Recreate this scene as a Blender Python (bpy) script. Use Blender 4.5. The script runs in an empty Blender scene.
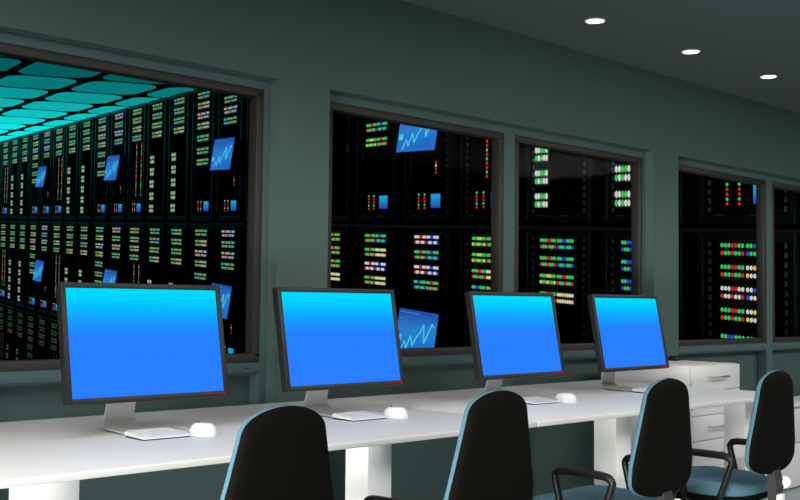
import bpy, bmesh, math, random
from mathutils import Vector, Matrix
random.seed(7)
sc = bpy.context.scene
C = sc.collection

# ------------------------------------------------------------------ camera
CAMZ = 1.14
YAW, PITCH, ROLL, FPX = math.radians(43.87), math.radians(2.82), math.radians(0.64), 1066.0
fw = Vector((math.sin(YAW)*math.cos(PITCH), math.cos(YAW)*math.cos(PITCH), math.sin(PITCH)))
r0 = Vector((math.cos(YAW), -math.sin(YAW), 0)); u0 = r0.cross(fw)
rt = r0*math.cos(ROLL)+u0*math.sin(ROLL); up = -r0*math.sin(ROLL)+u0*math.cos(ROLL)
cam = bpy.data.objects.new('camera', bpy.data.cameras.new('camera')); C.objects.link(cam)
cam.matrix_world = Matrix(((rt.x, up.x, -fw.x, 0), (rt.y, up.y, -fw.y, 0), (rt.z, up.z, -fw.z, CAMZ), (0, 0, 0, 1)))
cam.data.sensor_width = 36; cam.data.lens = FPX/800*36; cam.data.clip_start = 0.05; cam.data.clip_end = 200
sc.camera = cam

# ------------------------------------------------------------------ world, exposure, lights
w = bpy.data.worlds.new('world'); sc.world = w; w.use_nodes = True
w.node_tree.nodes['Background'].inputs[0].default_value = (0.01, 0.012, 0.013, 1)
w.node_tree.nodes['Background'].inputs[1].default_value = 0.3
vs = sc.view_settings
vs.view_transform = 'Standard'; vs.look = 'None'; vs.exposure = 0.0; vs.gamma = 1.0; vs.use_curve_mapping = False

def area(name, loc, aim, sx, sy, power, col=(1, 1, 1), spread=180):
    l = bpy.data.lights.new(name, 'AREA'); l.shape = 'RECTANGLE'; l.size = sx; l.size_y = sy
    l.energy = power; l.color = col; l.spread = math.radians(spread)
    o = bpy.data.objects.new(name, l); C.objects.link(o); o.location = loc
    o.rotation_euler = (Vector(aim)-Vector(loc)).to_track_quat('-Z', 'Y').to_euler()
    return o
area('ceiling_light_panel_left', (-0.8, 1.3, 2.46), (-0.8, 1.3, 0.0), 3.4, 2.4, 128, (1, 0.99, 0.97))
area('low_side_fill', (-2.6, 0.7, 0.50), (2.4, 2.3, 0.0), 2.4, 0.7, 52, (1, 0.99, 0.96), 50)  # added light without a fixture, lifts leg sides and the wall under the desk
area('ceiling_light_panel_middle', (3.4, 0.2, 2.46), (3.4, 0.2, 0.0), 3.0, 1.4, 85, (1, 0.99, 0.97))
area('overhead_fill_right', (7.4, 0.6, 2.46), (7.4, 0.6, 0.0), 3.0, 1.4, 75, (1, 0.99, 0.97))  # unseen light added to brighten the right-hand wall and cabinets

# ------------------------------------------------------------------ materials
def nodes_of(name):
    m = bpy.data.materials.new(name); m.use_nodes = True
    return m, m.node_tree, m.node_tree.nodes['Principled BSDF']
def mat(name, col, rough=0.5, metal=0.0, var=0.06, scale=12.0, bump=0.0, bscale=150.0, spec=0.5):
    m, nt, b = nodes_of(name)
    b.inputs['Roughness'].default_value = rough; b.inputs['Metallic'].default_value = metal
    b.inputs['Specular IOR Level'].default_value = spec
    tc = nt.nodes.new('ShaderNodeTexCoord'); nz = nt.nodes.new('ShaderNodeTexNoise')
    nz.inputs['Scale'].default_value = scale; nz.inputs['Detail'].default_value = 4
    nt.links.new(tc.outputs['Object'], nz.inputs['Vector'])
    mx = nt.nodes.new('ShaderNodeMix'); mx.data_type = 'RGBA'
    a = tuple(max(0, c*(1-var)) for c in col); bb = tuple(min(1, c*(1+var)) for c in col)
    mx.inputs[6].default_value = (*a, 1); mx.inputs[7].default_value = (*bb, 1)
    nt.links.new(nz.outputs['Fac'], mx.inputs[0]); nt.links.new(mx.outputs[2], b.inputs['Base Color'])
    if bump:
        n2 = nt.nodes.new('ShaderNodeTexNoise'); n2.inputs['Scale'].default_value = bscale
        nt.links.new(tc.outputs['Object'], n2.inputs['Vector'])
        bp = nt.nodes.new('ShaderNodeBump'); bp.inputs['Strength'].default_value = bump; bp.inputs['Distance'].default_value = 0.002
        nt.links.new(n2.outputs['Fac'], bp.inputs['Height']); nt.links.new(bp.outputs['Normal'], b.inputs['Normal'])
    return m
def emit(name, col, s=1.0):
    m = bpy.data.materials.new(name); m.use_nodes = True; nt = m.node_tree; nt.nodes.clear()
    e = nt.nodes.new('ShaderNodeEmission'); o = nt.nodes.new('ShaderNodeOutputMaterial')
    e.inputs[0].default_value = (*col, 1); e.inputs[1].default_value = s
    nt.links.new(e.outputs[0], o.inputs[0]); return m
def s2l(r, g, b):
    f = lambda c: ((c/255+0.055)/1.055)**2.4 if c > 10 else c/255/12.92
    return (f(r), f(g), f(b))
def screen_mat(name, stops, z0, z1, noise=0.0):
    """vertical gradient of a lit display, in object space"""
    m = bpy.data.materials.new(name); m.use_nodes = True; nt = m.node_tree; nt.nodes.clear()
    tc = nt.nodes.new('ShaderNodeTexCoord'); sp = nt.nodes.new('ShaderNodeSeparateXYZ')
    mr = nt.nodes.new('ShaderNodeMapRange'); cr = nt.nodes.new('ShaderNodeValToRGB')
    e = nt.nodes.new('ShaderNodeEmission'); o = nt.nodes.new('ShaderNodeOutputMaterial')
    nt.links.new(tc.outputs['Object'], sp.inputs[0]); nt.links.new(sp.outputs['Z'], mr.inputs['Value'])
    mr.inputs['From Min'].default_value = z0; mr.inputs['From Max'].default_value = z1
    nt.links.new(mr.outputs[0], cr.inputs[0])
    el = cr.color_ramp.elements
    while len(el) < len(stops): el.new(0.5)
    for q, (p, c) in zip(el, stops): q.position = p; q.color = (*c, 1)
    out = cr.outputs[0]
    if noise:
        nz = nt.nodes.new('ShaderNodeTexNoise'); nz.inputs['Scale'].default_value = 6; nz.inputs['Detail'].default_value = 3
        nt.links.new(tc.outputs['Object'], nz.inputs['Vector'])
        mx = nt.nodes.new('ShaderNodeMix'); mx.data_type = 'RGBA'; mx.blend_type = 'MULTIPLY'; mx.inputs[0].default_value = noise
        nt.links.new(out, mx.inputs[6]); nt.links.new(nz.outputs['Color'], mx.inputs[7]); out = mx.outputs[2]
    nt.links.new(out, e.inputs[0]); nt.links.new(e.outputs[0], o.inputs[0]); return m

M = {
 'wall': mat('painted_wall', (0.070, 0.122, 0.103), 0.75, var=0.05, scale=1.3, bump=0.15, bscale=220),
 'bay': mat('painted_bay', (0.072, 0.122, 0.124), 0.7, var=0.05, scale=1.3, bump=0.15, bscale=220),
 'panel': mat('painted_lower_panel', (0.066, 0.108, 0.105), 0.7, var=0.05, scale=1.3, bump=0.1, bscale=220),
 'ceil': mat('ceiling_paint', (0.105, 0.135, 0.126), 0.85, var=0.03, scale=1.0, bump=0.1),
 'floor': mat('floor_vinyl', (0.27, 0.31, 0.33), 0.35, var=0.06, scale=2.0),
 'room': mat('side_wall_paint', (0.06, 0.07, 0.068), 0.8, var=0.04, scale=1.0),
 'frame': mat('window_frame_metal', (0.027, 0.0255, 0.022), 0.5, var=0.08, scale=30, bump=0.1),
 'white': mat('white_laminate', (0.82, 0.82, 0.80), 0.38, var=0.02, scale=4),
 'desk': mat('desk_laminate', (0.74, 0.735, 0.725), 0.5, var=0.02, scale=3, spec=0.3),
 'edge': mat('desk_edge', (0.62, 0.62, 0.60), 0.45, var=0.03),
 'gap': mat('dark_gap', (0.02, 0.02, 0.02), 0.8),
 'chrome': mat('brushed_chrome', (0.45, 0.45, 0.44), 0.3, 0.9, var=0.05),
 'stand': mat('monitor_stand_metal', (0.50, 0.50, 0.49), 0.42, 0.1, var=0.04, scale=40),
 'bezel': mat('monitor_bezel', (0.007, 0.007, 0.0065), 0.5, var=0.1, scale=60),
 'shell': mat('chair_plastic', (0.0035, 0.0032, 0.0022), 0.7, var=0.15, scale=30, bump=0.15, bscale=260, spec=0.04),
 'arm': mat('armrest_plastic', (0.006, 0.0058, 0.005), 0.42, var=0.1, spec=0.3),
 'fabric': mat('teal_upholstery', (0.070, 0.165, 0.215), 0.9, var=0.16, scale=90, bump=0.5, bscale=420),
 'grey': mat('grey_plastic', (0.018, 0.018, 0.017), 0.6),
 'knob': mat('white_plastic', (0.85, 0.85, 0.83), 0.35, var=0.01),
 'gloss': mat('white_gloss', (0.86, 0.86, 0.85), 0.25, var=0.01),
 'key': mat('keycap', (0.83, 0.83, 0.82), 0.4, var=0.01),
 'rack': mat('rack_black', (0.0040, 0.0046, 0.0046), 0.9, var=0.2, scale=3, spec=0.0),
 'rack_face': mat('rack_unit_face', (0.010, 0.0125, 0.0125), 0.4, var=0.2, scale=5, spec=0.35),
 'rack_rail': mat('rack_rail_metal', (0.19, 0.23, 0.23), 0.4, 0.3, var=0.1),
 'rack_trim': mat('rack_trim', (0.010, 0.014, 0.014), 0.35, var=0.2, scale=5, spec=0.4),
 'hall': mat('hall_black', (0.004, 0.004, 0.004), 0.9),
 'G': emit('led_green', s2l(52, 190, 92), 1.0), 'R': emit('led_red', s2l(205, 40, 40), 1.0),
 'W': emit('led_white', s2l(205, 205, 198), 1.0), 'B': emit('led_blue', s2l(45, 70, 205), 1.0),
 'Y': emit('led_yellow', s2l(222, 196, 60), 1.0),
 'g': emit('led_green_dim', s2l(70, 160, 92), 1.1), 'r': emit('led_red_dim', s2l(160, 62, 60), 0.9),
 'w': emit('led_white_dim', s2l(158, 162, 148), 1.0), 'b': emit('led_blue_dim', s2l(62, 84, 165), 0.9), 'y': emit('led_yellow_dim', s2l(152, 146, 90), 0.9),
 'dimblue': emit('dim_blue_light', s2l(18, 44, 66), 1.0),
 'redled': emit('power_led_red', s2l(190, 15, 20), 1.0),
 'lamp': emit('lamp_lens', (1, 0.99, 0.96), 6.0),
 'graph': emit('graph_line', s2l(70, 205, 225), 1.0),
 'graph2': emit('graph_text', s2l(60, 120, 190), 1.0),
}
M['screen'] = screen_mat('monitor_screen', [(0.0, s2l(42, 127, 255)), (0.55, s2l(38, 128, 255)), (0.72, s2l(18, 160, 255)), (0.93, s2l(0, 214, 255)), (1.0, s2l(0, 220, 255))], -0.163, 0.163)
M['mini'] = screen_mat('rack_display', [(0, s2l(36, 70, 175)), (1, s2l(25, 165, 215))], -0.08, 0.08)
M['graphbg'] = screen_mat('graph_display', [(0, s2l(40, 110, 215)), (0.55, s2l(48, 140, 225)), (1, s2l(40, 78, 180))], -0.27, 0.27, 0.35)
# glass: clear pane that mirrors a little at grazing angles
g = bpy.data.materials.new('window_glass'); g.use_nodes = True; nt = g.node_tree; nt.nodes.clear()
tr = nt.nodes.new('ShaderNodeBsdfTransparent'); gl = nt.nodes.new('ShaderNodeBsdfGlossy'); fr = nt.nodes.new('ShaderNodeFresnel')
ml = nt.nodes.new('ShaderNodeMath'); ml.operation = 'MULTIPLY'; ml.inputs[1].default_value = 0.003
mx = nt.nodes.new('ShaderNodeMixShader'); ou = nt.nodes.new('ShaderNodeOutputMaterial')
tr.inputs[0].default_value = (0.96, 0.98, 0.98, 1); gl.inputs['Roughness'].default_value = 0.03; fr.inputs[0].default_value = 1.3
nt.links.new(fr.outputs[0], ml.inputs[0]); nt.links.new(ml.outputs[0], mx.inputs[0])
nt.links.new(tr.outputs[0], mx.inputs[1]); nt.links.new(gl.outputs[0], mx.inputs[2]); nt.links.new(mx.outputs[0], ou.inputs[0])
M['glass'] = g

# ------------------------------------------------------------------ mesh helpers
class MB:
    """collects shapes into one mesh; each shape may use its own material slot"""
    def __init__(s): s.bm = bmesh.new(); s.mats = []
    def slot(s, m):
        if m not in s.mats: s.mats.append(m)
        return s.mats.index(m)
    def box(s, x0, x1, y0, y1, z0, z1, m=None, bev=0.0, seg=2):
        b = bmesh.new(); bmesh.ops.create_cube(b, size=1)
        for v in b.verts: v.co = Vector(((x0+x1)/2+v.co.x*(x1-x0), (y0+y1)/2+v.co.y*(y1-y0), (z0+z1)/2+v.co.z*(z1-z0)))
        if bev: bmesh.ops.bevel(b, geom=b.edges[:], offset=bev, segments=seg, affect='EDGES', profile=0.5)
        return s.add(b, m)
    def add(s, b, m=None, mtx=None):
        if mtx is not None: bmesh.ops.transform(b, matrix=mtx, verts=b.verts[:])
        i = s.slot(m) if m else 0
        for f in b.faces: f.material_index = i
        me = bpy.data.meshes.new('tmp'); b.to_mesh(me); b.free()
        for p in me.polygons: p.material_index = i
        s.bm.from_mesh(me); bpy.data.meshes.remove(me); return s
    def lathe(s, prof, m=None, n=24, mtx=None):
        b = bmesh.new(); rings = []
        for r, z in prof:
            rings.append([b.verts.new((r*math.cos(2*math.pi*k/n), r*math.sin(2*math.pi*k/n), z)) for k in range(n)] if r > 1e-6 else [b.verts.new((0, 0, z))])
        for A, B in zip(rings, rings[1:]):
            for k in range(n):
                k2 = (k+1) % n
                if len(A) == 1 and len(B) == 1: continue
                if len(A) == 1: b.faces.new((A[0], B[k2], B[k]))
                elif len(B) == 1: b.faces.new((A[k], A[k2], B[0]))
                else: b.faces.new((A[k], A[k2], B[k2], B[k]))
        if len(rings[0]) > 1: b.faces.new(rings[0][::-1])
        if len(rings[-1]) > 1: b.faces.new(rings[-1])
        bmesh.ops.recalc_face_normals(b, faces=b.faces[:])
        return s.add(b, m, mtx)
    def tube(s, pts, r, m=None, n=12, ry=None):
        """swept tube; r may be a number or list; ry = vertical radius factor"""
        b = bmesh.new(); P = [Vector(p) for p in pts]; rings = []
        up0 = Vector((0, 0, 1))
        for i, p in enumerate(P):
            t = (P[min(i+1, len(P)-1)]-P[max(i-1, 0)]).normalized()
            a = t.cross(up0)
            a = Vector((1, 0, 0)) if a.length < 1e-3 else a.normalized()
            c = a.cross(t).normalized(); up0 = c if abs(c.dot(up0)) > 0.1 else up0
            rr = r[i] if isinstance(r, (list, tuple)) else r
            rings.append([b.verts.new(p+a*math.cos(2*math.pi*k/n)*rr+c*math.sin(2*math.pi*k/n)*rr*(ry or 1)) for k in range(n)])
        for A, B in zip(rings, rings[1:]):
            for k in range(n): b.faces.new((A[k], A[(k+1) % n], B[(k+1) % n], B[k]))
        b.faces.new(rings[0][::-1]); b.faces.new(rings[-1])
        bmesh.ops.recalc_face_normals(b, faces=b.faces[:])
        return s.add(b, m)
    def loft(s, rings, m=None, capped=True):
        b = bmesh.new(); R = [[b.verts.new(p) for p in r] for r in rings]; n = len(R[0])
        for A, B in zip(R, R[1:]):
            for k in range(n): b.faces.new((A[k], A[(k+1) % n], B[(k+1) % n], B[k]))
        if capped: b.faces.new(R[0][::-1]); b.faces.new(R[-1])
        bmesh.ops.recalc_face_normals(b, faces=b.faces[:])
        return s.add(b, m)
    def build(s, name, m=None, parent=None, smooth=True, shear=0.0, loc=None, rot=None):
        me = bpy.data.meshes.new(name)
        if shear:
            for v in s.bm.verts: v.co.z -= shear*v.co.x
        s.bm.to_mesh(me); s.bm.free()
        for mm in (s.mats or [m]): me.materials.append(M[mm] if isinstance(mm, str) else mm)
        if smooth:
            for p in me.polygons: p.use_smooth = True
            try: me.set_sharp_from_angle(angle=math.radians(38))
            except Exception: pass
        o = bpy.data.objects.new(name, me); C.objects.link(o)
        if parent: o.parent = parent
        if loc is not None: o.location = loc
        if rot is not None: o.rotation_euler = rot
        return o
def BX(name, m, parent, *a, **k): return MB().box(*a, m=m, **k).build(name, parent=parent)
def empty(name, loc, rz=0.0, label=None, cat=None, group=None):
    o = bpy.data.objects.new(name, None); o.empty_display_size = 0.1; C.objects.link(o)
    o.location = loc; o.rotation_euler = (0, 0, rz)
    if label: tag(o, label, cat, group)
    return o
def tag(o, label, cat, group=None):
    o['label'] = label; o['category'] = cat
    if group: o['group'] = group
    return o
def struct(o): o['kind'] = 'structure'; return o
def stuff(o): o['kind'] = 'stuff'; return o
def copy_tree(o, parent=None):
    c = o.copy(); C.objects.link(c); c.parent = parent
    for ch in list(KIDS.get(o.name, ())): copy_tree(ch, c)
    return c
KIDS = {}
def index_kids():
    KIDS.clear()
    for o in bpy.data.objects:
        if o.parent: KIDS.setdefault(o.parent.name, []).append(o)

# ================================================================== ROOM SHELL
def Z(h): return h+CAMZ
YF, YB, YP, YG, YE = 3.385, 3.44, 3.508, 3.488, 3.503     # wall face, bay back, lower panel, glass, far side
CEIL = Z(1.345)
struct(BX('floor', 'floor', None, -3.0, 10.5, -2.5, YE, -0.10, 0.0))
def ceiling():
    b = MB(); b.box(-3.0, 10.5, -2.5, YE, CEIL, CEIL+0.12, 'ceil'); return struct(b.build('ceiling'))
ceiling()
struct(BX('wall_left', 'room', None, -3.1, -3.0, -2.5, YE, 0, CEIL))
struct(BX('wall_right', 'room', None, 10.5, 10.6, -2.5, YE, 0, CEIL))
struct(BX('wall_front', 'room', None, -3.0, 10.5, -2.6, -2.5, 0, CEIL))

BAYS = [(-2.57, -0.12), (0.146, 2.575), (2.839, 5.268), (5.53, 7.959), (8.222, 10.5)]
BT = Z(0.887)
WT, WB = Z(0.847), Z(-0.242)           # frame outer top / bottom
SB = Z(-0.295)                          # underside of sill band
wb = MB()
wb.box(-3.0, 10.5, YF, YE, BT, CEIL, 'wall')
edges = [-3.0]+[v for b in BAYS for v in b]
for k in range(0, len(edges)-1, 2):
    if edges[k+1]-edges[k] > 0.01: wb.box(edges[k], edges[k+1], YF, YE, 0, BT, 'wall')
wins = []
for x0, x1 in BAYS:
    mid = (x0+x1)/2+0.006
    wins += [(x0+0.030, mid-0.047), (mid+0.038, x1-0.036)]
    wb.box(x0, x1, YB, YE, WT, BT, 'bay')
    for a, b_ in ((x0, x0+0.030), (mid-0.047, mid+0.038), (x1-0.036, x1)):
        wb.box(a, b_, YB, YE, 0, WT, 'bay')
    for a, b_ in wins[-2:]:
        wb.box(a-.02, b_+.02, YP, YP+.05, 0, SB+.03, 'panel')
        # sill band with softly rounded lower edge
        prof = [(YB, WB), (YE, WB), (YE, SB), (YP, SB), (YB+0.022, SB), (YB+0.010, SB+0.004), (YB+0.002, SB+0.014), (YB, SB+0.026)]
        wb.loft([[Vector((a, y, z)) for y, z in prof], [Vector((b_, y, z)) for y, z in prof]], 'bay')
wall = struct(wb.build('wall_back', smooth=False))
for a, b_ in wins:
    for xs in (a+0.045, b_-0.06):
        s_ = MB(); s_.box(xs-0.014, xs+0.014, YB-0.0015, YB+0.004, SB+0.027, SB+0.033, 'gap', 0.001)
        s_.build('screw_slot', parent=wall)
for n, (a, b_) in enumerate(wins):
    f = MB(); t = 0.034
    zt, zb = WT, WB
    def rail(x0, x1, z0, z1):
        f.box(x0, x1, YB-0.004, YB+0.052, z0, z1, 'frame', 0.005)
    rail(a, b_, zt-t, zt); rail(a, b_, zb, zb+t); rail(a, a+t, zb+t*.6, zt-t*.6); rail(b_-t, b_, zb+t*.6, zt-t*.6)
    wo = struct(f.build('window_%d' % (n+1)))
    p = MB(); p.box(a+t-.003, b_-t+.003, YB+0.044, YB+0.050, zb+t, zt-t, 'glass'); p.build('pane', parent=wo, smooth=False)

# recessed downlights
SP = [(1.56, 2), (2.415, 2), (3.27, 2), (4.12, 0), (4.975, 1), (5.83, 2), (6.69, 2), (7.54, 2)]
LAB = {4.12: 'round white recessed ceiling downlight, nearest and leftmost of the row', 4.975: 'round white recessed ceiling downlight, middle of the visible three', 5.83: 'round white recessed ceiling downlight, farthest right and smallest of the row'}
for x, _ in SP:
    if x not in LAB: continue
    t = empty('ceiling_downlight', (x, 2.968, CEIL), 0, LAB[x], 'ceiling light', 'recessed ceiling downlights')
    MB().lathe([(0.040, 0.0), (0.043, -0.004), (0.049, -0.004), (0.051, 0.0)], 'white', 32).build('trim_ring', parent=t)
    MB().lathe([(0.0, -0.0045), (0.030, -0.004), (0.041, -0.0015), (0.041, 0.0)], 'lamp', 32).build('lens', parent=t)
for x, _ in SP:
    l = bpy.data.lights.new('downlight_beam', 'SPOT'); l.energy = 9; l.spot_size = math.radians(100); l.spot_blend = 0.9; l.shadow_soft_size = 0.05
    o = bpy.data.objects.new('downlight_beam', l); C.objects.link(o); o.location = (x, 2.9, CEIL-0.03)

# ================================================================== DESKS
ZD = Z(-0.40)
def desk(name, x0, x1, legs, label):
    t = empty(name, ((x0+x1)/2, 2.84, 0), 0, label, 'desk', 'long white desk run under the windows')
    cx = (x0+x1)/2
    b = MB(); b.box(x0-cx, x1-cx, 2.30-2.84, YF-0.003-2.84, ZD-0.018, ZD, 'desk', 0.003); b.build('desktop', parent=t)
    b = MB(); b.box(x0-cx+.002, x1-cx-.002, 2.2985-2.84, 2.302-2.84, ZD-0.0165, ZD-0.0025, 'edge', 0.001); b.build('edge_band', parent=t)
    for a, c in legs:
        b = MB(); b.box(a-cx, c-cx, 2.42-2.84, 2.525-2.84, 0.012, ZD-0.018, 'white', 0.004); lg = b.build('leg', parent=t)
        MB().box(a-cx-.02, c-cx+.02, 2.40-2.84, 2.60-2.84, 0.0, 0.012, 'white', 0.004).build('foot_plate', parent=lg)
    b = MB(); b.box(x0-cx+.05, x1-cx-.05, 3.20-2.84, 3.24-2.84, ZD-0.06, ZD-0.018, 'white', 0.004); b.build('support_rail', parent=t)
    return t
desk('desk', -1.20, 2.862, [(-0.3, -0.17), (1.125, 1.257), (2.201, 2.302)], 'long white desk under the windows, left of the seam, carrying the two nearest monitors')
desk('desk', 2.867, 4.738, [(3.501, 3.604), (4.51, 4.612)], 'shorter white desk right of the seam, ending at the white drawer cabinet')

# ================================================================== DRAWER CABINET
def handle(parent, cx, y, z, w=0.17, name='handle'):
    b = MB(); pts = [(cx-w/2, y, z), (cx-w/2, y-0.020, z), (cx-w/2+0.006, y-0.027, z), (cx+w/2-0.006, y-0.027, z), (cx+w/2, y-0.020, z), (cx+w/2, y, z)]
    b.tube(pts, 0.0045, 'chrome', 10); return b.build(name, parent=parent)
cab = empty('drawer_cabinet', (4.983, 3.10, 0), 0, 'tall white drawer cabinet with bar handles at the right end of the desk', 'cabinet')
def cabp(): return MB()
x0, x1, y0, y1 = -0.238, 0.238, 2.845-3.10, 3.375-3.10
HT = Z(-0.301)
b = cabp(); b.box(x0, x1, y0, y1, 0.05, HT, 'white', 0.004); b.build('carcass', parent=cab)
b = cabp(); b.box(x0+.01, x1-.01, y0+.02, y1-.02, 0.0, 0.05, 'gap'); b.build('plinth', parent=cab)
zs = [HT-0.003, Z(-0.431), Z(-0.554), Z(-0.679), Z(-0.817), 0.19, 0.06]
for i in range(6):
    b = cabp(); b.box(x0+.003, x1-.003, y0-.017, y0-.001, zs[i+1]+0.0035, zs[i], 'white', 0.0025)
    d_ = b.build('drawer', parent=cab); handle(d_, 0.0, y0-.017, (zs[i]+zs[i+1])/2+.006)
# small black gadget lying on top of the cabinet
b = MB(); b.box(-.05, .05, -.03, .03, 0, .018, 'bezel', .005); b.box(-.035, .035, -.02, .02, .016, .026, 'bezel', .004)
o = b.build('gadget', loc=(5.165, 3.185, HT), rot=(0, 0, .15)); tag(o, 'small flat black device lying on the tall white drawer cabinet', 'gadget')

# low cabinet along wall to the right
lc = empty('low_cabinet', (6.85, 3.24, 0), 0, 'low white cabinet against the wall at the far right, behind the last chair', 'cabinet')
LX0, LX1 = 5.25-6.85, 1.6
LH = Z(-0.605)
MB().box(LX0, LX1, 3.16-3.24, YF-.004-3.24, 0.0, LH-.02, 'white', .003).build('carcass', parent=lc)
MB().box(LX0-.01, LX1+.01, 3.115-3.24, YF-.003-3.24, LH-.02, LH, 'white', .003).build('top_panel', parent=lc)
for k in range(4):
    a = LX0+k*0.8+.004
    MB().box(a, a+.792, 3.14-3.24, 3.159-3.24, Z(-0.857)+.003, LH-.024, 'white', .002).build('drawer', parent=lc)
    MB().box(a, a+.792, 3.14-3.24, 3.159-3.24, 0.012, Z(-0.857)-.003, 'white', .002).build('door', parent=lc)

# ================================================================== MONITORS, KEYBOARDS, MICE
def make_monitor():
    t = empty('computer_monitor', (0, 0, ZD))
    H = CAMZ-0.128-ZD          # screen centre above desk
    tilt = Matrix.Translation((0, 0, H)) @ Matrix.Rotation(math.radians(-10.7), 4, 'X')
    W2, H2, bz = 0.26, 0.163, 0.0165
    c = MB()
    c.box(-W2-bz, W2+bz, 0.004, 0.026, -H2-bz, H2+bz, 'bezel', 0.003)
    c.box(-W2+.03, W2-.03, 0.024, 0.050, -H2+.03, H2-.03, 'bezel', 0.008)
    for q in ((-W2-bz, -W2, -H2-bz, H2+bz), (W2, W2+bz, -H2-bz, H2+bz)): c.box(q[0], q[1], -0.006, 0.010, q[2], q[3], 'bezel', 0.002)
    for q in ((-H2-bz, -H2), (H2, H2+bz)): c.box(-W2-.002, W2+.002, -0.006, 0.010, q[0], q[1], 'bezel', 0.002)
    case = c.build('casing', parent=t); case.matrix_local = tilt
    s = MB(); s.box(-W2, W2, 0.0, 0.003, -H2, H2, 'screen'); so = s.build('screen', parent=t, smooth=False); so.matrix_local = tilt
    l = MB()
    for k in range(6):
        x = W2-.075+k*.0145
        l.box(x-(.0045 if k == 5 else .003), x+(.0045 if k == 5 else .003), -0.0085, -0.005, -H2-bz/2-(.004 if k == 5 else .002), -H2-bz/2+(.004 if k == 5 else .002), 'redled', .0008)
    lo = stuff(l.build('button_lights', parent=case))
    # stand: bent metal sheet, broad neck flowing forward into the foot
    n = MB(); prof = [(0.065, 0.30), (0.075, 0.20), (0.090, 0.12), (0.108, 0.05), (0.112, 0.028), (0.102, 0.014), (0.075, 0.008), (0.0, 0.006), (-0.09, 0.005)]
    wd = [0.047, 0.047, 0.048, 0.050, 0.054, 0.060, 0.066, 0.072, 0.074]
    th = 0.005; rings = []
    for i, ((y, z), hw) in enumerate(zip(prof, wd)):
        a = Vector(prof[max(i-1, 0)]); c_ = Vector(prof[min(i+1, len(prof)-1)]); d = (c_-a).normalized(); nn = Vector((d.y, -d.x))*th*.5
        rings.append([Vector((-hw, y+nn.x, z+nn.y)), Vector((hw, y+nn.x, z+nn.y)), Vector((hw, y-nn.x, z-nn.y)), Vector((-hw, y-nn.x, z-nn.y))])
    n.loft(rings, 'stand'); n.box(-.03, .03, .045, .075, .16, .24, 'stand', .005)
    st = n.build('stand', parent=t, loc=(-.03, 0, 0))
    return t
def make_keyboard():
    t = empty('keyboard', (0, 0, ZD))
    b = MB(); L, D = 0.078, 0.056
    prof = [(-D, 0.004), (D, 0.006), (D, 0.016), (D-.006, 0.018), (-D+.004, 0.0085), (-D, 0.007)]
    b.loft([[Vector((-L, y, z)) for y, z in prof], [Vector((L, y, z)) for y, z in prof]], 'gloss')
    b.build('body', parent=t)
    b = MB(); b.box(-L+.003, L-.003, -D+.008, D-.002, 0.0, 0.0055, 'bezel'); b.build('underside', parent=t)  # black block stands in for the dark shadow beneath the wedge
    k = MB(); sl = (0.018-0.0085)/(2*D-.01)
    for r in range(5):
        y = -D+.014+r*.0205
        for c in range(7):
            x = -L+.011+c*.0186
            if r == 0 and 2 <= c <= 5:
                if c == 2: k.box(x, x+.0186*4-.0014, y, y+.019, 0.0090+sl*(y+D), 0.0102+sl*(y+D), 'key')
                continue
            k.box(x, x+.0172, y, y+.019, 0.0090+sl*(y+D), 0.0102+sl*(y+D), 'key')
    stuff(k.build('keys', parent=t, smooth=False))
    return t
def make_mouse():
    t = empty('computer_mouse', (0, 0, ZD))
    rings = []; N = 24
    for j in range(7):
        f = j/8; z = 0.040*math.sin(f*math.pi/2); s = max(0.04, math.cos(f*math.pi/2)**.6)
        rings.append([Vector((0.034*s*math.cos(2*math.pi*k/N), 0.050*s*math.sin(2*math.pi*k/N)-0.004*f, 0.001+z)) for k in range(N)])
    MB().loft(rings, 'gloss').build('body', parent=t)
    MB().tube([(0, .018, .038), (0, .030, .033)], .0045, 'grey', 8).build('scroll_wheel', parent=t)
    MB().tube([(0, .048, .008), (.03, .09, .004), (.06, .13, .003), (.08, .19, .003), (.09, .25, .003), (.10, .33, .003)], .0022, 'gloss', 8).build('cable', parent=t)
    return t
mon0, kb0, ms0 = make_monitor(), make_keyboard(), make_mouse(); index_kids()
MX = [(1.715, 2.893, -.3), (2.503, 2.893, 0.1), (3.463, 2.882, .6), (4.303, 2.89, .6)]
ML = ['leftmost and nearest computer monitor with bright blue screen', 'second computer monitor from the left, behind the nearest chair', 'third computer monitor from the left, under the mullion between two windows', 'farthest right computer monitor, beside the white drawer cabinet']
NAMEOF = ['the leftmost monitor', 'the second monitor from the left', 'the third monitor from the left', 'the farthest right monitor']
for i, (x, y, a) in enumerate(MX):
    m_ = mon0 if i == 0 else copy_tree(mon0)
    m_.location = (x, y, ZD); m_.rotation_euler = (0, 0, math.radians(a)); tag(m_, ML[i], 'monitor', 'blue-screened computer monitors on the desk')
    k_ = kb0 if i == 0 else copy_tree(kb0)
    k_.location = (x-0.048, 2.742, ZD); k_.rotation_euler = (0, 0, math.radians(-1.0)); tag(k_, 'thin white keyboard on the desk in front of '+NAMEOF[i], 'keyboard', 'white keyboards on the desk')
    s_ = ms0 if i == 0 else copy_tree(ms0)
    s_.location = (x+0.070, 2.690, ZD); s_.rotation_euler = (0, 0, math.radians(8)); tag(s_, 'white rounded computer mouse beside the keyboard of '+NAMEOF[i], 'mouse', 'white mice on the desk')

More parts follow.
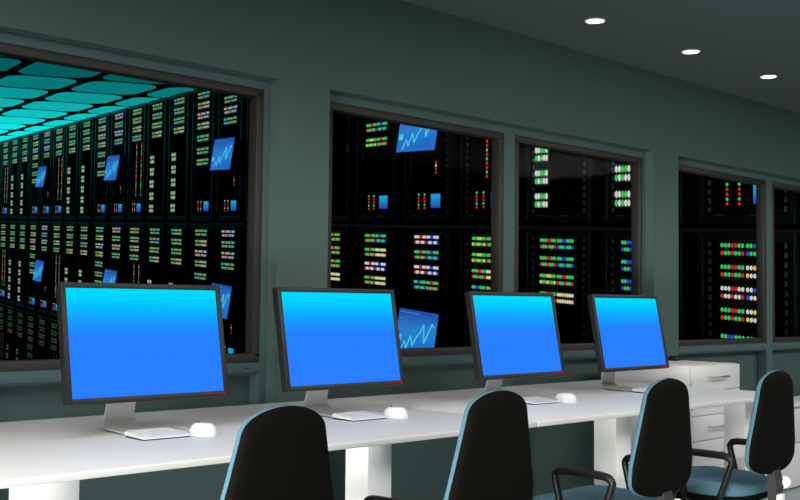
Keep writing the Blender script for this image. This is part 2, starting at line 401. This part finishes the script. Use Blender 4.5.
# ================================================================== CHAIRS
def outline(hw_pts, z0, z1, n=20):
    """closed symmetric outline from (t, halfwidth) pairs, t=0 top .. 1 bottom"""
    def hw(t):
        for (a, wa), (b_, wb_) in zip(hw_pts, hw_pts[1:]):
            if a <= t <= b_:
                f = (t-a)/(b_-a); return wa+(wb_-wa)*f
        return hw_pts[-1][1]
    ts = [h[0] for h in hw_pts]
    R = [(hw(t), z1-(z1-z0)*t) for t in ts]
    return [(x, z) for x, z in R]+[(-x, z) for x, z in R[::-1]]
def pad(mb, out, cx, cz, layers, m, curve=0.0, lean=0.0, zref=0.0):
    rings = []
    for y, s in layers:
        r = []
        for x, z in out:
            xx = cx+(x-cx)*s if isinstance(s, float) else x; zz = cz+(z-cz)*s
            r.append(Vector((xx, y+curve*(xx*xx)/0.04-lean*(zz-zref), zz)))
        rings.append(r)
    mb.loft(rings, m)
BACK = []
for k in range(41):
    t = k/40; a = (1-math.cos(math.pi*t))/2
    # egg: rounded top, widest near 3/4, rounded bottom
    wv = 0.118+0.070*min(1, (a/0.72))**1.1
    top_r = math.sqrt(max(0, 1-(1-min(1, a/0.15))**2.4)); bot_r = math.sqrt(max(0, 1-(max(0, (a-0.84)/0.16))**2.4))
    BACK.append((a, max(0.004, wv*top_r*bot_r)))
def make_chair():
    t = empty('office_chair', (0, 0, 0))
    zb, zt = 0.496, 0.893; out = outline(BACK, zb, zt); cz = (zb+zt)/2
    LEAN = 0.06
    # backrest in local coordinates: occupant faces +Y
    b = MB(); pad(b, out, 0, cz, [(-0.286, 0.60), (-0.2845, 0.80), (-0.281, 0.92), (-0.274, 0.985), (-0.266, 1.0), (-0.262, 0.99)], 'shell', 0.012, LEAN, zt)
    b.build('backrest_shell', parent=t)
    b = MB(); pad(b, out, 0, cz, [(-0.264, 0.985), (-0.261, 1.006), (-0.255, 1.010), (-0.248, 0.99), (-0.240, 0.93), (-0.234, 0.80), (-0.232, 0.55)], 'fabric', 0.012, LEAN, zt)
    b.build('back_cushion', parent=t)
    # seat
    N = 40
    def sq(k, s, yy=0.0):
        a = 2*math.pi*k/N; c, s_ = math.cos(a), math.sin(a); e = 0.62
        x = 0.200*s*math.copysign(abs(c)**e, c); y = 0.225*s*math.copysign(abs(s_)**e, s_)
        return Vector((x, y+0.03, 0))
    def ring(s, z, curl=0.0):
        r = []
        for k in range(N):
            v = sq(k, s); v.z = z-0.05*max(0, (v.y-0.10)/0.15)**2*0.5+curl*(v.x/0.200)**2*0.012; r.append(v)
        return r
    b = MB(); b.loft([ring(.90, .395), ring(.97, .405), ring(1.0, .425), ring(.985, .443, .5), ring(.93, .455, 1), ring(.80, .462, 1), ring(.55, .460, 1), ring(.2, .458, 0)], 'fabric'); b.build('seat_cushion', parent=t)
    b = MB(); b.loft([ring(.5, .368), ring(.85, .374), ring(.985, .388), ring(1.02, .400), ring(1.015, .412), ring(.96, .414)], 'shell'); b.build('seat_pan', parent=t)
    # armrests: flattened loop, legs converging to the seat rail
    for s in (-1, 1):
        X = s*0.222
        P = [(s*0.17, 0.015, 0.392), (s*0.205, 0.015, 0.392), (X, 0.015, 0.405), (X, 0.025, 0.46), (X, 0.045, 0.542), (X, 0.045, 0.560), (X, 0.032, 0.571), (X, 0.005, 0.575), (X, -0.06, 0.576),
             (X, -0.130, 0.575), (X, -0.163, 0.571), (X, -0.180, 0.558), (X, -0.179, 0.540), (X, -0.150, 0.46), (X, -0.130, 0.405), (s*0.205, -0.125, 0.392), (s*0.17, -0.125, 0.392)]
        P = [Vector(p) for p in P]
        Q = []
        for i in range(len(P)-1):
            p0, p1, p2, p3 = P[max(i-1, 0)], P[i], P[i+1], P[min(i+2, len(P)-1)]
            for u_ in (0, .33, .66):
                Q.append(0.5*((2*p1)+(p2-p0)*u_+(2*p0-5*p1+4*p2-p3)*u_*u_+(3*p1-p0-3*p2+p3)*u_**3))
        Q.append(P[-1])
        rr = [0.0125 if 0.567 > q.z else 0.0140 for q in Q]
        b = MB(); b.tube(Q, rr, 'arm', 12); b.build('armrest', parent=t)
    # back support bracket and knob
    b = MB(); b.loft([[Vector((x, y, z)) for x, y in ((-w_, yy-.014), (w_, yy-.014), (w_, yy+.018), (-w_, yy+.018))] for w_, yy, z in ((.024, -.240, .53), (.030, -.250, .487), (.032, -.254, .45), (.032, -.252, .40), (.030, -.235, .36), (.028, -.19, .340))], 'grey')
    b.box(-.026, .026, -.23, 0.0, .335, .362, 'grey', .005)
    br = b.build('back_bracket', parent=t)
    rotx = Matrix.Translation((.028, -.262, .458)) @ Matrix.Rotation(math.radians(90), 4, 'Y')
    MB().lathe([(.010, 0), (.010, .012), (.021, .016), (.025, .024), (.024, .034), (.016, .042), (0, .044)], 'knob', 24, rotx).build('adjustment_knob', parent=t)
    MB().box(-.024, .024, -.280, -.250, .385, .420, 'knob', .005).build('joint_cover', parent=t)
    b = MB(); b.box(-.085, .085, -.09, .10, .345, .372, 'arm', .008); b.build('tilt_mechanism', parent=t)
    MB().lathe([(.014, .19), (.014, .35)], 'chrome', 20).lathe([(.026, .085), (.026, .21), (.022, .215)], 'arm', 20).build('gas_column', parent=t)
    MB().tube([(.05, .02, .358), (.17, .03, .352), (.23, .03, .345)], .006, 'arm', 8).build('tilt_lever', parent=t)
    hb = MB(); hb.lathe([(.040, .070), (.043, .085), (.040, .115), (.030, .125)], 'arm', 24)
    for k in range(5):
        a = math.radians(90+72*k+20); c, s_ = math.cos(a), math.sin(a)
        hb.tube([(c*.02, s_*.02, .098), (c*.12, s_*.12, .094), (c*.22, s_*.22, .082), (c*.30, s_*.30, .070)], [.026, .022, .018, .014], 'arm', 10, ry=.62)
    base = hb.build('star_base', parent=t)
    for k in range(5):
        a = math.radians(90+72*k+20); c, s_ = math.cos(a), math.sin(a)
        m_ = Matrix.Translation((c*.295, s_*.295, .027)) @ Matrix.Rotation(a+.6, 4, 'Z') @ Matrix.Rotation(math.radians(90), 4, 'X')
        cb = MB()
        for q in (-.018, .006): cb.lathe([(.0, q), (.024, q), (.027, q+.003), (.027, q+.009), (.024, q+.012), (0, q+.012)], 'arm', 18, m_)
        cb.lathe([(.007, .02), (.007, .072)], 'arm', 10, Matrix.Translation((c*.295, s_*.295, 0)))
        cb.build('caster', parent=base)
    return t
ch0 = make_chair(); index_kids()
CH = [(1.547, 2.272, 4, 'teal office chair with black back shell, nearest and leftmost, in front of the second monitor'),
      (2.310, 2.262, 2.3, 'teal and black office chair second from the left, in front of the third monitor'),
      (3.168, 2.246, 2.3, 'teal and black office chair third from the left, left of the drawer fronts'),
      (3.922, 2.235, 2.4, 'farthest right teal and black office chair, white knob showing below its back')]
for i, (x, y, a, lab) in enumerate(CH):
    c_ = ch0 if i == 0 else copy_tree(ch0)
    c_.location = (x, y, 0); c_.rotation_euler = (0, 0, math.radians(a)); tag(c_, lab, 'chair', 'teal office chairs along the desk')

# ================================================================== SERVER HALL
def pray(px, py): return (rt*((px-400)/FPX)-up*((py-250)/FPX)+fw)
dd = pray(-284, 217.5); hd = math.hypot(dd.x, dd.y); dd = dd/hd
P0 = pray(746.5, 249.9)*9.0+Vector((0, 0, CAMZ))
nn = Vector((dd.y, -dd.x, 0)).normalized()
PITCHR, SL = 1.196, dd.z
ROTZ = math.atan2(-dd.y, -dd.x)
TH = 2.484; TOP = 2.705
def hallpt(s, h, L=0): return P0+dd*s+nn*L+Vector((0, 0, h))

def led_mesh(name, rows, cols_gap, px, pz, rw, rh):
    """rows: list of strings of colour letters; returns an MB of small domed LEDs facing -Y"""
    b = MB(); n = 8
    for r, st in enumerate(rows):
        L = len(st); x = -px*(L-1+cols_gap)/2
        z = (len(rows)-1)/2*pz-r*pz
        for k, ch in enumerate(st):
            if k == 7 and L > 8: x += px*cols_gap
            if ch != '.':
                q = bmesh.new()
                ring = [q.verts.new((x+rw*math.cos(2*math.pi*j/n), 0, z+rh*math.sin(2*math.pi*j/n))) for j in range(n)]
                ring2 = [q.verts.new((x+rw*.75*math.cos(2*math.pi*j/n), -0.012, z+rh*.75*math.sin(2*math.pi*j/n))) for j in range(n)]
                q.faces.new(ring2)
                for j in range(n): q.faces.new((ring[j], ring[(j+1) % n], ring2[(j+1) % n], ring2[j]))
                bmesh.ops.recalc_face_normals(q, faces=q.faces[:]); b.add(q, ch)
            x += px
    o = b.build(name, smooth=False, shear=SL); me = o.data; bpy.data.objects.remove(o); return me
VAR = {
 'V0': ['GGGRRGGGGBBGGG', 'RGGRGGRBGGBGGB'], 'V1': ['GGGRRGGWWYYWWW', 'RGGRGGRYWWYWWY'],
 'V2': ['WWWRRWWWWBBWWW', 'RWWRWWRBWWBWWB'], 'V3': ['GGGYYGGGGRRGGG', 'YGGYGGYRGGRGGR'],
 'V5': ['GGBBGGGGRRGGGR', 'BGGBGGGRGGRGGR'],
 'V4': ['GGBBGGGGGRRGGG', 'BGGBGGBGRGRGGR'],
}
LM = {k: led_mesh('indicator_lights', v, 0.4, 0.0365, 0.066, 0.0135, 0.021) for k, v in VAR.items()}
LM['blk'] = led_mesh('indicator_lights', ['WWGGW', 'GWGWW'], 0, 0.042, 0.085, 0.017, 0.036)
LM['strip'] = led_mesh('indicator_lights', [c for c in 'RGRGRRGRWRGRGRRGRGRRGR'], 0, 0.04, 0.05, 0.014, 0.020)
LM['short'] = led_mesh('indicator_lights', [c for c in 'GRRGR'], 0, 0.04, 0.042, 0.012, 0.016)
LM['redstrip'] = led_mesh('indicator_lights', [c for c in 'RWRR'], 0, 0.04, 0.042, 0.012, 0.016)
def face_mesh(name, x0, x1, y0, y1, z0, z1, m, bev=.004):
    o = MB().box(x0, x1, y0, y1, z0, z1, m, bev, 1).build(name, shear=SL, smooth=False); me = o.data; bpy.data.objects.remove(o); return me
LMD = {k: led_mesh('indicator_lights', [q.lower() for q in v], 0.4, 0.0365, 0.066, 0.0135, 0.021) for k, v in VAR.items()}
LMD['blk'] = led_mesh('indicator_lights', ['wwggw', 'gwgww'], 0, 0.042, 0.085, 0.017, 0.034)
LMD['strip'] = led_mesh('indicator_lights', [c for c in 'rwrgwrrgrwrgrwrrgwgrrg'], 0, 0.04, 0.05, 0.010, 0.018)
LMD['short'] = led_mesh('indicator_lights', [c for c in 'wrrwr'], 0, 0.04, 0.042, 0.009, 0.014)
LMD['redstrip'] = led_mesh('indicator_lights', [c for c in 'rwrr'], 0, 0.04, 0.042, 0.009, 0.014)
def darker(me):
    m2 = me.copy()
    for i_, mt in enumerate(list(m2.materials)):
        k_ = mt.name+'_faint'; q_ = bpy.data.materials.get(k_)
        if q_ is None:
            q_ = mt.copy(); q_.name = k_
            for nd in q_.node_tree.nodes:
                if nd.type == 'EMISSION': nd.inputs[1].default_value *= 0.16
        m2.materials[i_] = q_
    return m2
LMF = {k: darker(v) for k, v in LMD.items()}
FM = {
 'body': None,
 'unit': face_mesh('blade_server', -.29, .29, -.016, .012, -.078, .078, 'rack_face'),
 'blank': face_mesh('blank_panel', -.27, .27, .004, .012, -.19, .19, 'rack'),
 'small': face_mesh('disk_unit', -.125, .125, -.012, .012, -.095, .095, 'rack_face'),
 'mini': face_mesh('display', -.085, .085, -.018, .006, -.085, .085, 'mini', .002),
 'badge': face_mesh('badge_light', -.05, .05, -.008, .006, -.022, .022, 'dimblue', .002),
 'stripbox': face_mesh('strip_unit', -.03, .03, -.010, .012, -.60, .60, 'rack_face'),
}
def raw(name, me, parent, loc):
    o = bpy.data.objects.new(name, me); C.objects.link(o); o.parent = parent; o.location = loc; return o
bb = MB(); bb.box(-.50, .50, .012, 1.0, .0, TH-.075, 'rack', .01, 1)
o = bb.build('cabinet_body', shear=SL, smooth=False); FM['body'] = o.data; bpy.data.objects.remove(o)
fb = MB()
for x in (-.475, .475): fb.box(x-.025, x+.025, -.03, .02, 0, TH-.075, 'rack_trim', .004, 1)
for z in (.02, TH-.125): fb.box(-.46, .46, -.028, .02, z-.02, z+.05, 'rack_trim', .004, 1)
o = fb.build('door_frame', shear=SL, smooth=False); FM['frame'] = o.data; bpy.data.objects.remove(o)
rb = MB()
for x in (-.395, .395):
    z = .10
    while z < TH-.12: rb.box(x-.008, x+.008, -.010, .012, z, z+.045, 'rack_rail'); z += .078
o = rb.build('mounting_rail', shear=SL, smooth=False); FM['rail'] = o.data; bpy.data.objects.remove(o)
def lx(x): return -SL*x
PAT = {0: ['V3', 'V3', 'V1', 'V4'], 1: ['V0', 'V0', 'V3', 'V1'], 2: ['V5', 'V5', 'V4', 'V1'], 3: ['V0', 'V1', 'V2', 'V1', 'V4', 'V0', 'V3'], 4: ['V2', 'V0', 'V2', 'V4']}
OFF = [.22, .405, .59, .775, 1.0, 1.23, 1.43]
def make_rack(kind, LM):
    t = empty('server_rack', (0, 0, 0))
    raw('cabinet_body', FM['body'], t, (0, 0, 0)); raw('door_frame', FM['frame'], t, (0, 0, 0)); stuff(raw('mounting_rail', FM['rail'], t, (0, 0, 0)))
    for i, v in enumerate(PAT[kind]):
        u_ = raw('blade_server', FM['unit'], t, (0, 0, TH-OFF[i]))
        stuff(raw('indicator_lights', LM[v], u_, (0, -.016, 0)))
    if kind in (1, 2):
        raw('blank_panel', FM['blank'], t, (0, 0, TH-1.03))
        for o_ in (1.27, 1.515, 1.76, 2.005, 2.25):
            u_ = raw('disk_unit', FM['small'], t, (-.25, 0, TH-o_+lx(-.25)))
            stuff(raw('indicator_lights', LM['blk'], u_, (0, -.012, 0)))
    if kind == 0:
        for x in (.0, .30):
            u_ = raw('strip_unit', FM['stripbox'], t, (x, 0, TH-1.44+lx(x)))
            stuff(raw('indicator_lights', LM['strip'], u_, (0, -.010, 0)))
    if kind in (0, 3, 4):
        raw('display', FM['mini'], t, (.17, 0, TH-2.23+lx(.17)))
        for x in (-.20, -.07): stuff(raw('indicator_lights', LM['short'], t, (x, 0, TH-2.23+lx(x))))
    if kind == 4:
        stuff(raw('indicator_lights', LM['redstrip'], t, (.17, 0, TH-1.82+lx(.17))))
    for x in (-.30, .10): raw('badge_light', FM['badge'], t, (x, 0, TH-2.43+lx(x)))
    return t
PROTO = {(k, n): make_rack(k, LM if n else LMD) for k in range(5) for n in (0, 1)}
PROTO.update({(k, 2): make_rack(k, LMF) for k in range(5)})
index_kids()
DESC = {0: 'with two long red and green light strips', 1: 'with pale light blocks below a blank panel', 2: 'with green and white light blocks below a blank panel',
        3: 'with seven rows of indicator lights', 4: 'with short red strip and small blue display'}
ORD = ['first', 'second', 'third', 'fourth', 'fifth', 'sixth', 'seventh', 'eighth', 'ninth', 'tenth', 'eleventh', 'twelfth', 'thirteenth', 'fourteenth', 'fifteenth', 'sixteenth', 'seventeenth', 'eighteenth']
def where(i):
    if i <= 15: return 'through the leftmost window, %s from its right edge' % ORD[15-i]
    return {16: 'hidden behind the pier right of the leftmost window', 17: 'at the left edge of the second window', 18: 'in the left half of the second window', 19: 'in the middle of the second window',
            20: 'at the right edge of the second window', 21: 'in the left half of the third window', 22: 'at the right edge of the third window', 23: 'behind the mullion of the two right windows'}[i]
used = set()
for tier in range(3):
    for i in range(-2, 24):
        if tier == 2 and i > 13: continue
        k = (i % 5, 2 if tier == 2 else int(i >= 17))
        r_ = PROTO[k] if k not in used else copy_tree(PROTO[k]); used.add(k)
        s = (23-i)*PITCHR
        r_.location = hallpt(s, TOP-TH*(tier+1)); r_.rotation_euler = (0, 0, ROTZ)
        tag(r_, '%s black server rack, %s' % (['upper-tier', 'middle-tier', 'bottom-tier'][tier], where(i)), 'server rack', 'server racks, %s' % ['upper tier', 'middle tier', 'bottom tier'][tier])

# tilted graph monitors hanging in front of the racks
def make_graph():
    t = empty('graph_monitor', (0, 0, 0))
    tl = Matrix.Rotation(math.radians(-8), 4, 'X') @ Matrix.Rotation(math.radians(1), 4, 'Y')
    c = MB(); c.box(-.445, .445, .004, .035, -.29, .29, 'bezel', .006); c.box(-.44, .44, -.001, .006, -.285, -.272, 'bezel'); c.box(-.44, .44, -.001, .006, .272, .285, 'bezel')
    co = c.build('casing', parent=t, shear=SL); co.matrix_local = tl
    s = MB(); s.box(-.43, .43, 0, .003, -.272, .272, 'graphbg'); so = s.build('screen', parent=t, smooth=False, shear=SL); so.matrix_local = tl
    g_ = MB(); pts = [(-.30, -.24), (-.22, -.12), (-.17, -.20), (-.10, -.04), (-.04, -.16), (.02, -.06), (.10, .02), (.16, .12), (.20, -.10), (.27, .02), (.33, .14), (.38, .10)]
    def seg(a, b_, w_, m_):
        a, b_ = Vector(a), Vector(b_); d = (b_-a).normalized(); p = Vector((-d.y, d.x))*w_
        q = bmesh.new(); V = [q.verts.new((v.x, yy, v.y)) for yy in (-.004, .0) for v in (a-p, b_-p, b_+p, a+p)]
        for f in ((0, 1, 2, 3), (7, 6, 5, 4), (0, 4, 5, 1), (1, 5, 6, 2), (2, 6, 7, 3), (3, 7, 4, 0)): q.faces.new([V[j] for j in f])
        bmesh.ops.recalc_face_normals(q, faces=q.faces[:]); g_.add(q, m_)
    for a, b_ in zip(pts, pts[1:]): seg(a, b_, .010, 'graph')
    seg((-.40, .235), (.05, .235), .008, 'graph2'); seg((-.24, -.25), (-.24, .20), .004, 'graph2'); seg((-.32, -.25), (.40, -.25), .004, 'graph2')
    for k in range(4): seg((-.40, .16-.05*k), (-.30+.02*(k % 2), .16-.05*k), .007, 'graph2')
    seg((-.40, -.08), (-.31, -.08), .035, 'graph')
    go = stuff(g_.build('graph_plot', parent=so, smooth=False, shear=SL))
    a = MB(); a.box(-.05, .05, .03, .10, -.05, .05, 'rack', .005); a.build('wall_arm', parent=t)
    return t
gm0 = make_graph(); index_kids()
first = True
for tier in range(2):
    for i in (19, 14, 9, 4):
        o_ = gm0 if first else copy_tree(gm0); first = False
        s = (23-i)*PITCHR+.02
        o_.location = hallpt(s, TOP-TH*tier-1.36, -.15); o_.rotation_euler = (0, 0, ROTZ)
        wh = {19: 'seen through the second window', 14: 'nearest the right edge of the leftmost window', 9: 'in the middle of the leftmost window', 4: 'toward the left end of the leftmost window'}[i]
        tag(o_, '%s tilted blue graph monitor on the racks, %s' % (['upper', 'lower'][tier], wh), 'monitor', 'tilted graph monitors on the server racks')

# glowing cell ceiling of the hall, floor and far walls
def slab(name, s0, s1, l0, l1, h0, h1, m):
    b = bmesh.new()
    V = [b.verts.new(hallpt(s, h, l)) for h in (h0, h1) for s, l in ((s0, l0), (s1, l0), (s1, l1), (s0, l1))]
    for f in ((0, 1, 2, 3), (7, 6, 5, 4), (0, 4, 5, 1), (1, 5, 6, 2), (2, 6, 7, 3), (3, 7, 4, 0)): b.faces.new([V[j] for j in f])
    bmesh.ops.recalc_face_normals(b, faces=b.faces[:])
    mb = MB(); mb.add(b, m); return mb.build(name, smooth=False)
CH_ = TOP+.2
hc = struct(slab('server_hall_ceiling', 8.5, 66, -7.2, 4.0, CH_+.02, CH_+.12, 'hall'))
hf = struct(slab('server_hall_floor', -.4, 66, -12, 4.0, TOP-3*TH-.12, TOP-3*TH-.01, 'hall'))
struct(slab('wall_server_hall_end', 66, 66.2, -12, 4.0, TOP-3*TH, CH_+.1, 'hall'))
PL, PS = 1.45, 2.15
cellm = {}
def cell_mesh(row, strength):
    hx, hy, rr = PL/2-.105, PS/2-.17, .36
    b = bmesh.new(); pts = []
    for cx, cy, a0 in ((hx-rr, hy-rr, 0), (-hx+rr, hy-rr, 90), (-hx+rr, -hy+rr, 180), (hx-rr, -hy+rr, 270)):
        for k in range(7):
            a = math.radians(a0+15*k); pts.append((cx+rr*math.cos(a), cy+rr*math.sin(a)))
    V0 = [b.verts.new(nn*x+dd*(y-.365*x)) for x, y in pts]; V1 = [b.verts.new(nn*x+dd*(y-.365*x)+Vector((0, 0, .03))) for x, y in pts]
    b.faces.new(V0); b.faces.new(V1[::-1])
    for k in range(len(pts)): b.faces.new((V0[k], V0[(k+1) % len(pts)], V1[(k+1) % len(pts)], V1[k]))
    bmesh.ops.recalc_face_normals(b, faces=b.faces[:])
    mb = MB(); mb.add(b, emit('cyan_panel', s2l(22, 240, 240), strength))
    o = mb.build('light_panel', smooth=False); me = o.data; bpy.data.objects.remove(o); return me
for r in range(-4, 20):
    s = 17.17+r*PS
    f = max(0.13, min(0.95, 0.16+0.065*(s-14)))
    me = cell_mesh(r, f)
    for c in range(5):
        L = .18+PL/2-PL*c
        o = bpy.data.objects.new('light_panel', me); C.objects.link(o); o.location = hallpt(s-.365*(L-.905), CH_, L); o.parent = hc
